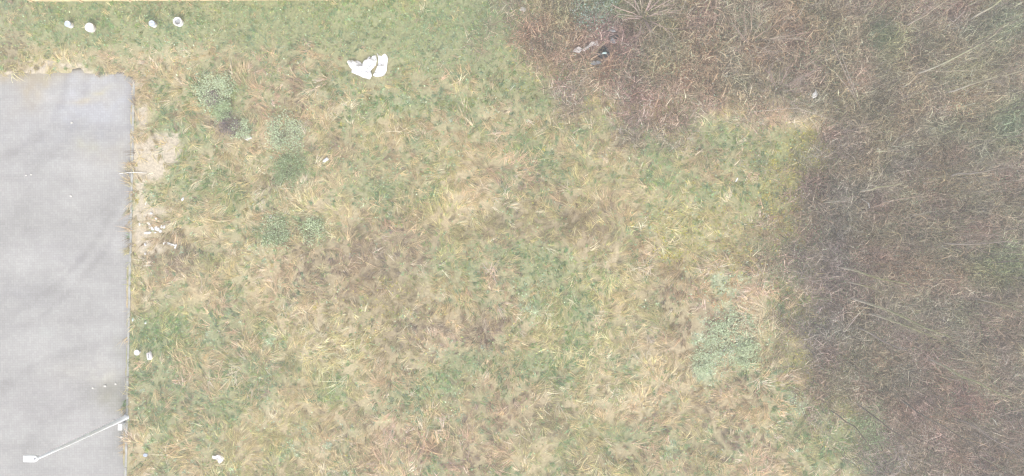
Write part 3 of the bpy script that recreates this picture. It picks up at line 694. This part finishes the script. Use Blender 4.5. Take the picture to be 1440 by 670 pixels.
herb(1024, 484, 1.5, .24, MINT, 'wide pale mint patch of leaves at the lower right of the field', 480, 0, leaf=.085)
herb(1042, 448, 1.0, .22, MINT, 'flat pale mint patch reaching up above the wide mint patch', 170)
herb(1010, 470, .5, .35, MINT[1:], 'pale mint clump at the upper left of the wide mint patch', 300)
herb(1050, 500, .6, .35, MINT[:3], 'mint clump at the right end of the wide mint patch', 340)
herb(985, 508, .5, .35, MINT, 'mint clump at the left end of the wide mint patch', 300)
herb(1222, 607, .7, .45, GRN + LIME[:1], 'fresh green clump at the lower right edge of the thicket', 480)
herb(1228, 573, .5, .45, GRN + LIME[:1], 'green clump above the fresh one at the thicket edge', 300)
herb(832, 4, 1.05, .9, [(.30,.42,.34),(.42,.52,.46),(.18,.28,.18),(.15,.24,.12)], 'leafy pale green shrub at the top edge beside the bare shrub', 900, nm='leafy_shrub', leaf=.11, group='shrubs in the thicket')
herb(873, 12, .55, .5, GRN, 'low green bush between the pale shrub and the bare shrub', 400, nm='leafy_shrub', group='shrubs in the thicket')
herb(1232, 55, .7, .6, [(.14,.21,.12),(.19,.26,.13),(.11,.16,.1)], 'dark green bush in the upper thicket', 420, nm='leafy_shrub', leaf=.07, group='shrubs in the thicket')
herb(1405, 362, .9, .6, [(.17,.25,.1),(.14,.21,.09),(.22,.28,.14)], 'green bush near the right edge of the thicket', 520, nm='leafy_shrub', leaf=.07, group='shrubs in the thicket')
herb(1432, 195, .9, .8, [(.13,.19,.11),(.17,.23,.13),(.10,.15,.09)], 'dark evergreen bush cut by the right edge', 520, nm='leafy_shrub', leaf=.08, group='shrubs in the thicket')
herb(1405, 45, .9, .6, [(.18,.25,.17),(.15,.21,.14),(.24,.3,.2)], 'grey-green bush in the top right corner', 480, nm='leafy_shrub', leaf=.07, group='shrubs in the thicket')

# bare many-stemmed shrub and dead rosette
def bare_shrub(px_, py_, n_main, L0, H0, col, label, nm, ntw, rad=.016, group='shrubs in the thicket'):
    x, y = P(px_, py_); g = G(x, y)
    t = thing(nm, label, 'shrub', (x, y, g), group)
    tips = []
    for k in range(n_main):
        a = 2 * PI * (k + .7 * rng.random()) / n_main; L = L0 * (.5 + .6 * rng.random()); H = H0 * (.5 + .6 * rng.random())
        pts = [(.05 * math.cos(a), .05 * math.sin(a), -.03)]
        b = a
        for s in (.33, .66, 1.0):
            b += rng.normal() * .08
            pts.append((L * s * math.cos(b), L * s * math.sin(b), H * (s ** .8)))
        V_, C_, Q_, T_ = canes(np.array([pts]), np.array([[rad * 1.3, rad, rad * .7, rad * .35]]), vary(col, 1, .12), 5)
        npmesh('stem', V_, C_, Q_, T_, M_twig, t); tips.append(pts)
    tips = np.array(tips)
    k = rng.integers(0, n_main, ntw); seg = rng.integers(1, 3, ntw); f = rng.random(ntw)[:, None]
    b0 = tips[k, seg] * (1 - f) + tips[k, seg + 1] * f
    out = tips[k, 3] - tips[k, 1]; out /= np.linalg.norm(out, axis=1, keepdims=True)
    d = out + rng.normal(size=(ntw, 3)) * .45; L = (.25 + .5 * rng.random(ntw)) * L0 * .55
    path = b0[:, None] + d[:, None] * L[:, None, None] * np.linspace(0, 1, 3)[None, :, None] + np.cumsum(rng.normal(size=(ntw, 3, 3)) * .02, 1) * np.array([0, 1, 1])[None, :, None]
    path[..., 2] = np.maximum(path[..., 2], .03)
    npmesh('twigs', *canes(path, np.array([[.006, .005, .003]]).repeat(ntw, 0), vary(col, ntw)), M_twig, t)
bare_shrub(903, 25, 20, 1.45, 1.7, (.40, .31, .27), 'bare many-stemmed shrub with pale pinkish stems spreading like a star', 'bare_shrub', 260, .021)
bare_shrub(1050, 62, 12, 1.5, 1.8, (.33, .27, .22), 'bare twiggy shrub right of the star-shaped one, stems leaning right', 'bare_shrub', 220, .014)
bare_shrub(681, 466, 16, .85, .5, (.20, .15, .12), 'dark dead star-shaped weed in the middle of the lower field', 'dead_weed', 150, .010, None)
bare_shrub(1092, 128, 12, 1.2, 1.2, (.32, .25, .22), 'bare low shrub left of the small white wrapper', 'bare_shrub', 200, .012)

# ------------------------------------------------------------------ saplings at the thicket edge, standing upright, and fallen stalks
def sapling(px_, py_, h, lean, col, label, r0=.035, ntw=90):
    ntw = int(ntw * .6); r0 *= 1.5
    x, y = P(px_, py_); g = G(x, y)
    t = thing('bare_sapling', label, 'tree', (x, y, g), 'bare saplings in the thicket')
    n = 7; u = np.linspace(0, 1, n)
    wob = np.cumsum(rng.normal(size=(n, 2)) * .05, 0); wob -= wob[0]
    p = np.stack([lean[0] * u ** 1.5 + wob[:, 0], lean[1] * u ** 1.5 + wob[:, 1], h * u - .03], -1)
    Vt, Ct, Qt, Tt = canes(p[None], (r0 * (1 - .75 * u))[None], vary(col, 1, .05), 7)
    gm = np.repeat(sst(.05, .55, u), 7)[:, None]                       # grey bark at the foot, algae green above
    Ct = Ct * gm + (1 - gm) * np.array((.40, .36, .32)) * (1 if col[0] > .2 else .5)
    npmesh('trunk', Vt, Ct, Qt, Tt, M_twig, t)
    f = .30 + .68 * rng.random(ntw); b0 = np.stack([np.interp(f, u, p[:, k]) for k in range(3)], -1)
    a = rng.random(ntw) * 2 * PI; L = h * (.08 + .14 * rng.random(ntw)) * (1.2 - f * .6); up = .5 + .9 * rng.random(ntw)
    d = np.stack([np.cos(a), np.sin(a), up], -1)
    s = np.linspace(0, 1, 4)
    path = b0[:, None] + d[:, None] * L[:, None, None] * s[None, :, None] + np.cumsum(rng.normal(size=(ntw, 4, 3)) * .025, 1) * (s > 0)[None, :, None]
    pr = canes(path, (.008 * (1.1 - s))[None].repeat(ntw, 0), vary(np.array(col) * .5 + np.array((.13, .11, .09)), ntw))
    m = ntw * 2; k = rng.integers(0, ntw, m); b1 = path[k, 2]; a2 = rng.random(m) * 2 * PI
    d2 = d[k] * .5 + rng.normal(size=(m, 3)) * .5; L2 = L[k] * .5
    path2 = b1[:, None] + d2[:, None] * L2[:, None, None] * np.linspace(0, 1, 3)[None, :, None]
    pr2 = canes(path2, np.array([[.005, .004, .002]]).repeat(m, 0), vary((.24, .20, .165), m))
    npmesh('crown', *join([pr, pr2]), M_twig, t)
TAN = (.34, .30, .22); OLV = (.30, .29, .17); GRY = (.27, .24, .21); DRK = (.15, .12, .11)
sapling(1178, 375, 5.2, (.2, -.25), OLV, 'olive barked sapling, uppermost of the three long ones leaning right', .04)
sapling(1195, 418, 6.0, (.5, -.9), OLV, 'longest olive sapling leaning right below the uppermost one', .045)
sapling(1188, 396, 3.0, (.2, -.2), OLV, 'short sapling between the two longest olive saplings', .03, 60)
sapling(1203, 460, 3.4, (.3, -.5), GRY, 'grey sapling lowest of those leaning right beside the field edge', .034, 70)
sapling(1218, 440, 4.6, (.6, -.6), OLV, 'olive sapling right of the crossed pale sticks', .038)
sapling(1206, 270, 3.2, (.1, 0), TAN, 'tan sapling left of a similar one at middle right', .034, 60)
sapling(1241, 285, 2.8, (.2, .1), TAN, 'tan sapling right of and slightly below a similar one', .03, 60)
sapling(1156, 287, 2.6, (0, 0), GRY, 'grey sapling at the dark thicket edge right of the yellow moss', .03, 60)
sapling(1262, 560, 4.2, (.5, -.9), DRK, 'dark thin sapling in the lower right thicket', .03, 80)
sapling(1204, 568, 3.6, (.4, -1.1), DRK, 'dark thin sapling crossing the yellow moss patch', .026, 50)
sapling(1168, 578, 2.8, (.3, -.9), DRK, 'dark thin sapling below the yellow moss patch', .022, 40)
sapling(1300, 500, 4.5, (.4, -.5), OLV, 'greenish sapling at the middle of the right thicket', .036)
sapling(1285, 105, 4.6, (.5, .5), TAN, 'tan sapling with many twigs in the upper right thicket', .034)
sapling(1270, 40, 3.4, (.3, .4), TAN, 'tan sapling among reddish twigs at the upper right', .028)
sapling(1330, 130, 4.0, (.5, .1), TAN, 'tan sapling right of the twiggy one, leaning right', .032)
sapling(1360, 30, 4.2, (.4, .4), OLV, 'olive sapling in the top right corner', .034)
sapling(1330, 250, 4.4, (.2, 0), GRY, 'grey sapling at the right, level with the middle of the field', .032)
sapling(1320, 340, 4.6, (.3, -.1), GRY, 'grey sapling at the right, below the middle of the field', .032)
sapling(1370, 420, 4.0, (.2, -.2), OLV, 'olive sapling near the right edge below the green bush', .032)
sapling(1345, 590, 4.4, (.3, -.5), GRY, 'grey sapling in the bottom right corner of the thicket', .03)
def stalk(pts, r, col, label):
    P3 = [(*P(a, b, z), z) for a, b, z in pts]
    x, y = P3[0][:2]; g = 0
    path = np.array(P3); n = len(path)
    o = npmesh('fallen_stalk', *canes(path[None], np.linspace(r, r * .45, n)[None], vary(col, 1, .03), 6), M_twig)
    tag(o, label, 'dead stalk', 'pale fallen stalks in the thicket')
stalk([(1216,168,.05),(1203,136,.35),(1188,102,.65),(1171,62,.9)], .020, (.36,.31,.25), 'long pale stalk lying slanted above the top right of the field')
stalk([(1211,152,.05),(1196,128,.4),(1176,104,.5)], .018, (.42,.37,.31), 'thinner pale stalk crossing beside the long slanted one')
stalk([(1208,142,.05),(1196,112,.5),(1184,80,.7)], .015, (.40,.35,.30), 'thinnest pale stalk hugging the long slanted one')
stalk([(1181,477,.05),(1194,459,.45),(1209,440,.7)], .024, (.42,.36,.31), 'pale stick of a leaning pair beside the lower right field edge')
stalk([(1180,473,.05),(1196,452,.5),(1214,436,.8)], .018, (.42,.37,.32), 'thinner stick of the leaning pair beside the lower right field edge')
stalk([(1178,400,.05),(1182,440,.4),(1190,482,.3)], .018, (.34,.29,.24), 'pale stick standing almost along the right field edge')
stalk([(1328,22,.1),(1341,31,.5),(1357,16,.8)], .02, (.44,.37,.31), 'forked pale stick near the top right')
stalk([(1052,158,.05),(1120,152,.35),(1175,170,.4)], .016, (.44,.38,.29), 'long dry stalk lying level under the small white wrapper')
stalk([(1270,93,.1),(1320,101,.6),(1385,98,.7)], .018, (.42,.35,.27), 'long level pale branch in the upper right thicket')
stalk([(872,57,.1),(890,68,.3),(905,77,.3)], .022, (.44,.39,.30), 'pale stalk right of the small black bag')

# ------------------------------------------------------------------ the field's grass
xl, xh, yl, yh = -25.6, 25.6, -13.4, 13.4
def in_view(x, y, m=.4): return (np.abs(x) < 22.5 + m) & (np.abs(y) < 10.5 + m)
EX = np.array(EXCL)
def free(x, y, grow=0.):
    ok = np.ones(len(x), bool)
    for ex, ey, er in EX: ok &= (x - ex) ** 2 + (y - ey) ** 2 > (er + grow) ** 2
    return ok
def flow(x, y): return 2 * PI * (1.4 * vn(x, y, 2.6, 501) + .7 * vn(x, y, .8, 502))
def tufts(density, nbl, lmul, seedk):
    A = (xh - xl) * (yh - yl); N = int(A * density)
    x = xl + (xh - xl) * rng.random(N); y = yl + (yh - yl) * rng.random(N)
    keep = in_view(x, y) | (rng.random(N) < .6)
    d = pave_d(x, y)
    wild = .32 * (vn(x, y, .5, 503) - .35) + .9 * np.exp(-(((x - P(165, 565)[0]) / .9) ** 2 + ((y - P(165, 565)[1]) / .55) ** 2)) * vn(x, y, .3, 504)
    wild = wild + .45 * (vn(x, y, .6, 505) - .25) * ((y > PAVE_TOP - .6))
    keep &= d < wild
    keep &= rng.random(N) > sand(x, y) * .74
    th = thicket(x, y); keep &= rng.random(N) > th * .78
    keep &= free(x, y, .03)
    x, y, th = x[keep], y[keep], th[keep]; N = len(x)
    w = classes(x, y); cls = (w.cumsum(-1) < rng.random(N)[:, None]).sum(-1).clip(0, 5)
    # sparse grass on the bare worn soil along the kerb
    nb = np.maximum(3, rng.poisson(nbl, N)); ti = np.repeat(np.arange(N), nb); M = len(ti)
    c = cls[ti]; bx_, by_ = x[ti], y[ti]
    lock = (rng.random(N) < .82) & (cls != 3) & (cls != 4)
    spread = np.where(lock, .20 + .25 * vn(x, y, 1.3, 506), 2.2)[ti] * (.7 + .6 * rng.random(M))
    az = (flow(x, y) + .28 * rng.normal(size=N))[ti] + rng.normal(size=M) * spread
    ln = np.array([.42, .20, .32, .14, .12, .50])[c] * lmul * (.6 + .7 * vn(x, y, 1.1, 507))[ti] * (.45 + 1.0 * rng.random(M))
    ln *= np.where(by_ > 7.4, .62, 1.0)                              # shorter turf in the strip along the fence
    wd = np.array([.017, .016, .016, .034, .030, .018])[c] * (.7 + .7 * rng.random(M))
    p0 = np.array([.5, .6, .55, .5, .6, .45])[c] + .3 * rng.normal(size=M); p1 = np.array([-.35, .1, .1, -.1, 0, -.4])[c] + .35 * rng.normal(size=M)
    rad = .055 * np.sqrt(rng.random(M)) * 1.5; a2 = rng.random(M) * 2 * PI
    bx_ = bx_ + rad * np.cos(a2); by_ = by_ + rad * np.sin(a2)
    base = np.stack([bx_, by_, gz(bx_, by_) - .01], -1)
    pick = np.where(rng.random(N) < .6, (vn(x, y, .7, 520) * 5.6 - .3).astype(int).clip(0, 4), rng.integers(0, 5, N))[ti]; alt = rng.random(M) < .2; pick = np.where(alt, rng.integers(0, 5, M), pick)
    cc = PAL[c, pick]
    # stray blades of another kind inside a tuft
    stray = rng.random(M) < .08; cc = np.where(stray[:, None], PAL[rng.choice([0, 0, 1, 2, 5], M), rng.integers(0, 5, M)], cc)
    cc = cc * (1 + .11 * rng.normal(size=N))[ti][:, None] * (1 + .15 * rng.normal(size=M))[:, None]
    hv = (fbm(x, y, 2.4, 530) - .5)[ti][:, None]; h2 = (fbm(x, y, 1.6, 540) - .5)[ti][:, None]
    cc = cc * (1 + hv * np.array((-.12, .22, -.35))) * (1 + h2 * np.array((.12, .0, -.1)))
    tm = th[ti][:, None]; cc = cc * (1 - tm) + tm * (.45 * cc + .7 * tcolor(bx_, by_))
    return ribbons(base, az, p0, p1, ln, wd, np.clip(cc, .02, .85))
o = npmesh('field_grass', *tufts(28, 13, 1.0, 1), M_blade); tag(o, 'rough dry and green grass covering the field in tufts', 'grass', kind='stuff')
o = npmesh('tall_dry_grass', *tufts(1.3, 16, 1.3, 2), M_blade); tag(o, 'longer bleached tussocks lodged over the rough field', 'grass', kind='stuff')

# broad small leaves (herbs, moss, clover) low in the field
def field_leaves(N):
    x = xl + (xh - xl) * rng.random(N); y = yl + (yh - yl) * rng.random(N)
    w = classes(x, y); th = thicket(x, y)
    p = np.clip(w[:, 1] * .35 + w[:, 3] * 1.2 + w[:, 4] * .9, 0, 1) * (1 - th)
    keep = (rng.random(N) < p) & (pave_d(x, y) < -.05) & free(x, y) & (sand(x, y) < .4)
    x, y, w = x[keep], y[keep], w[keep]; n = len(x)
    w3 = w[:, [1, 3, 4]]; w3 = w3 / w3.sum(-1, keepdims=True); c = np.array([1, 3, 4])[(w3.cumsum(-1) < rng.random(n)[:, None]).sum(-1).clip(0, 2)]
    cc = PAL[c, rng.integers(0, 5, n)] * (1 + .18 * rng.normal(size=(n, 1)))
    ctr = np.stack([x, y, gz(x, y) + .04 + .12 * rng.random(n)], -1)
    return leaves(ctr, .045 + .06 * rng.random(n), rng.random(n) * 2 * PI, rng.normal(size=n) * .4, np.clip(cc, .02, .8))
o = npmesh('low_herbs', *field_leaves(190000), M_leaf); tag(o, 'small green and yellowish leaves of herbs low in the grass', 'herbs', kind='stuff')

# ------------------------------------------------------------------ the thicket: bramble canes, fine twigs, leaves
def thick_pts(N, p=1.0):
    x = xl + (xh - xl) * rng.random(N); y = yl + (yh - yl) * rng.random(N)
    th = thicket(x, y); k = (rng.random(N) < th * p) & (in_view(x, y) | (rng.random(N) < .6)) & free(x, y, -.02)
    return x[k], y[k]
x, y = thick_pts(int(1372 * 74)); n = len(x)
K = 5; s = np.linspace(0, 1, K)
a = rng.random(n) * 2 * PI; L = .4 + 1.0 * rng.random(n) ** 1.5; H = (.15 + .7 * rng.random(n)) * (.5 + .9 * vn(x, y, 1.5, 601)); bend = rng.normal(size=n) * .32
aa = a[:, None] + bend[:, None] * s
pth = np.stack([x[:, None] + np.cumsum(np.cos(aa), 1) * (L / K)[:, None], y[:, None] + np.cumsum(np.sin(aa), 1) * (L / K)[:, None], np.zeros((n, K))], -1)
pth[..., 2] = gz(pth[..., 0], pth[..., 1]) + np.maximum(.02, H[:, None] * np.sin(PI * (.08 + .84 * s)) + rng.normal(size=(n, K)) * .03)
lt = rng.random(n)
tc_ = tcolor(x, y)
cc = tc_ * np.where(lt < .13, 1.75, np.where(lt < .60, 1.15, .42))[:, None] * (1 + .14 * rng.normal(size=(n, 1)))
cc = np.where((lt < .12)[:, None], cc * np.array([1.08, 1.0, .86]), cc)
pp = pave_d(pth[:, -1, 0], pth[:, -1, 1]) < -.3
rad = (.004 + .009 * rng.random(n) ** 3)[:, None] * (1.15 - .7 * s)
o = npmesh('bramble_thicket', *canes(pth[pp], rad[pp], np.clip(cc[pp], .02, .7)), M_twig); tag(o, 'tangle of bare bramble canes filling the thicket', 'bramble', kind='stuff')

x, y = thick_pts(int(1372 * 200)); n = len(x)
a = rng.random(n) * 2 * PI
base = np.stack([x, y, gz(x, y) + .5 * rng.random(n) ** 1.5], -1)
lt = rng.random(n)
cc = tcolor(x, y) * np.where(lt < .25, 1.85, np.where(lt < .55, 1.1, .42))[:, None] * (1 + .15 * rng.normal(size=(n, 1)))
o = npmesh('fine_twigs', *ribbons(base, a, .5 + .5 * rng.normal(size=n), .1 + .6 * rng.normal(size=n), .18 + .4 * rng.random(n), .010 + .012 * rng.random(n), np.clip(cc, .02, .7)), M_twig)
tag(o, 'fine brown and grey twigs woven through the thicket', 'twigs', kind='stuff')

x, y = thick_pts(int(1372 * 260)); n = len(x)
gr = fbm(x, y, 1.5, 611); g2 = vn(x, y, .35, 612)
isg = rng.random(n) < np.clip(.30 + 2.0 * (gr - .42) + .8 * (g2 - .5), .10, .9)
gc = np.array([(.20,.25,.13),(.24,.28,.15),(.13,.17,.10),(.34,.37,.24),(.23,.29,.21)])[rng.integers(0, 5, n)]
dc = tcolor(x, y) * np.array([1.05, .92, .85]) * (.6 + .7 * rng.random((n, 1)))
cc = np.where(isg[:, None], gc, dc) * (1 + .15 * rng.normal(size=(n, 1)))
pale = rng.random(n) < .035; cc[pale] = np.array((.46, .46, .38))
ctr = np.stack([x, y, gz(x, y) + .03 + .4 * rng.random(n) ** 1.3], -1)
o = npmesh('bramble_leaves', *leaves(ctr, .04 + .045 * rng.random(n), rng.random(n) * 2 * PI, rng.normal(size=n) * .45, np.clip(cc, .02, .7)), M_leaf)
tag(o, 'small green, brown and purplish leaves hanging on the brambles', 'leaves', kind='stuff')

# thin upright whips of young growth through the thicket
x, y = thick_pts(int(1372 * 4.2)); n = len(x)
dpt = np.clip((w2p(x, y)[0] - 1150) / 260, .15, 1)
K = 5; s = np.linspace(0, 1, K); H = (.7 + 3.6 * rng.random(n) ** 1.6) * (.5 + .7 * dpt)
a = rng.random(n) * 2 * PI; ln_ = .22 * rng.random(n) * H
pth = np.stack([x[:, None] + np.cos(a)[:, None] * ln_[:, None] * s ** 1.5, y[:, None] + np.sin(a)[:, None] * ln_[:, None] * s ** 1.5, gz(x, y)[:, None] + H[:, None] * s], -1) + np.cumsum(rng.normal(size=(n, K, 3)) * .03, 1) * (s > 0)[None, :, None]
c0 = np.array([(.36,.32,.27),(.24,.20,.18),(.33,.32,.20),(.17,.14,.13)])[rng.integers(0, 4, n)] * (1 + .15 * rng.normal(size=(n, 1)))
pr = canes(pth, (.012 * (1.1 - .8 * s))[None].repeat(n, 0), np.clip(c0, .03, .6))
m = n * 6; k = rng.integers(0, n, m); f = rng.integers(1, 4, m); b0 = pth[k, f]; d = rng.normal(size=(m, 3)) * .6 + np.array([0, 0, .8])
p2 = b0[:, None] + d[:, None] * (.12 + .14 * rng.random(m))[:, None, None] * H[k][:, None, None] ** .5 * np.linspace(0, 1, 3)[None, :, None]
pr2 = canes(p2, np.array([[.005, .004, .002]]).repeat(m, 0), np.clip(c0[k] * .95, .03, .6))
o = npmesh('young_whips', *join([pr, pr2]), M_twig); tag(o, 'thin upright whips of bare young growth in the thicket', 'twigs', kind='stuff')

# ------------------------------------------------------------------ volume box added to lift the blacks and fade the contrast
bm = bmesh.new(); box(bm, 2 * FAR + 4, 2 * FAR + 4, 32.5, (0, 0, 14.75))
m = bpy.data.materials.new('fade_volume'); m.use_nodes = True; n_ = m.node_tree.nodes; n_.remove(n_['Principled BSDF'])
pvn = n_.new('ShaderNodeVolumePrincipled'); pvn.inputs['Color'].default_value = (.93, .94, .96, 1); pvn.inputs['Density'].default_value = .0034
m.node_tree.links.new(pvn.outputs[0], n_['Material Output'].inputs['Volume'])
hz = obj('fade_haze', bm, m); hz['kind'] = 'stuff'
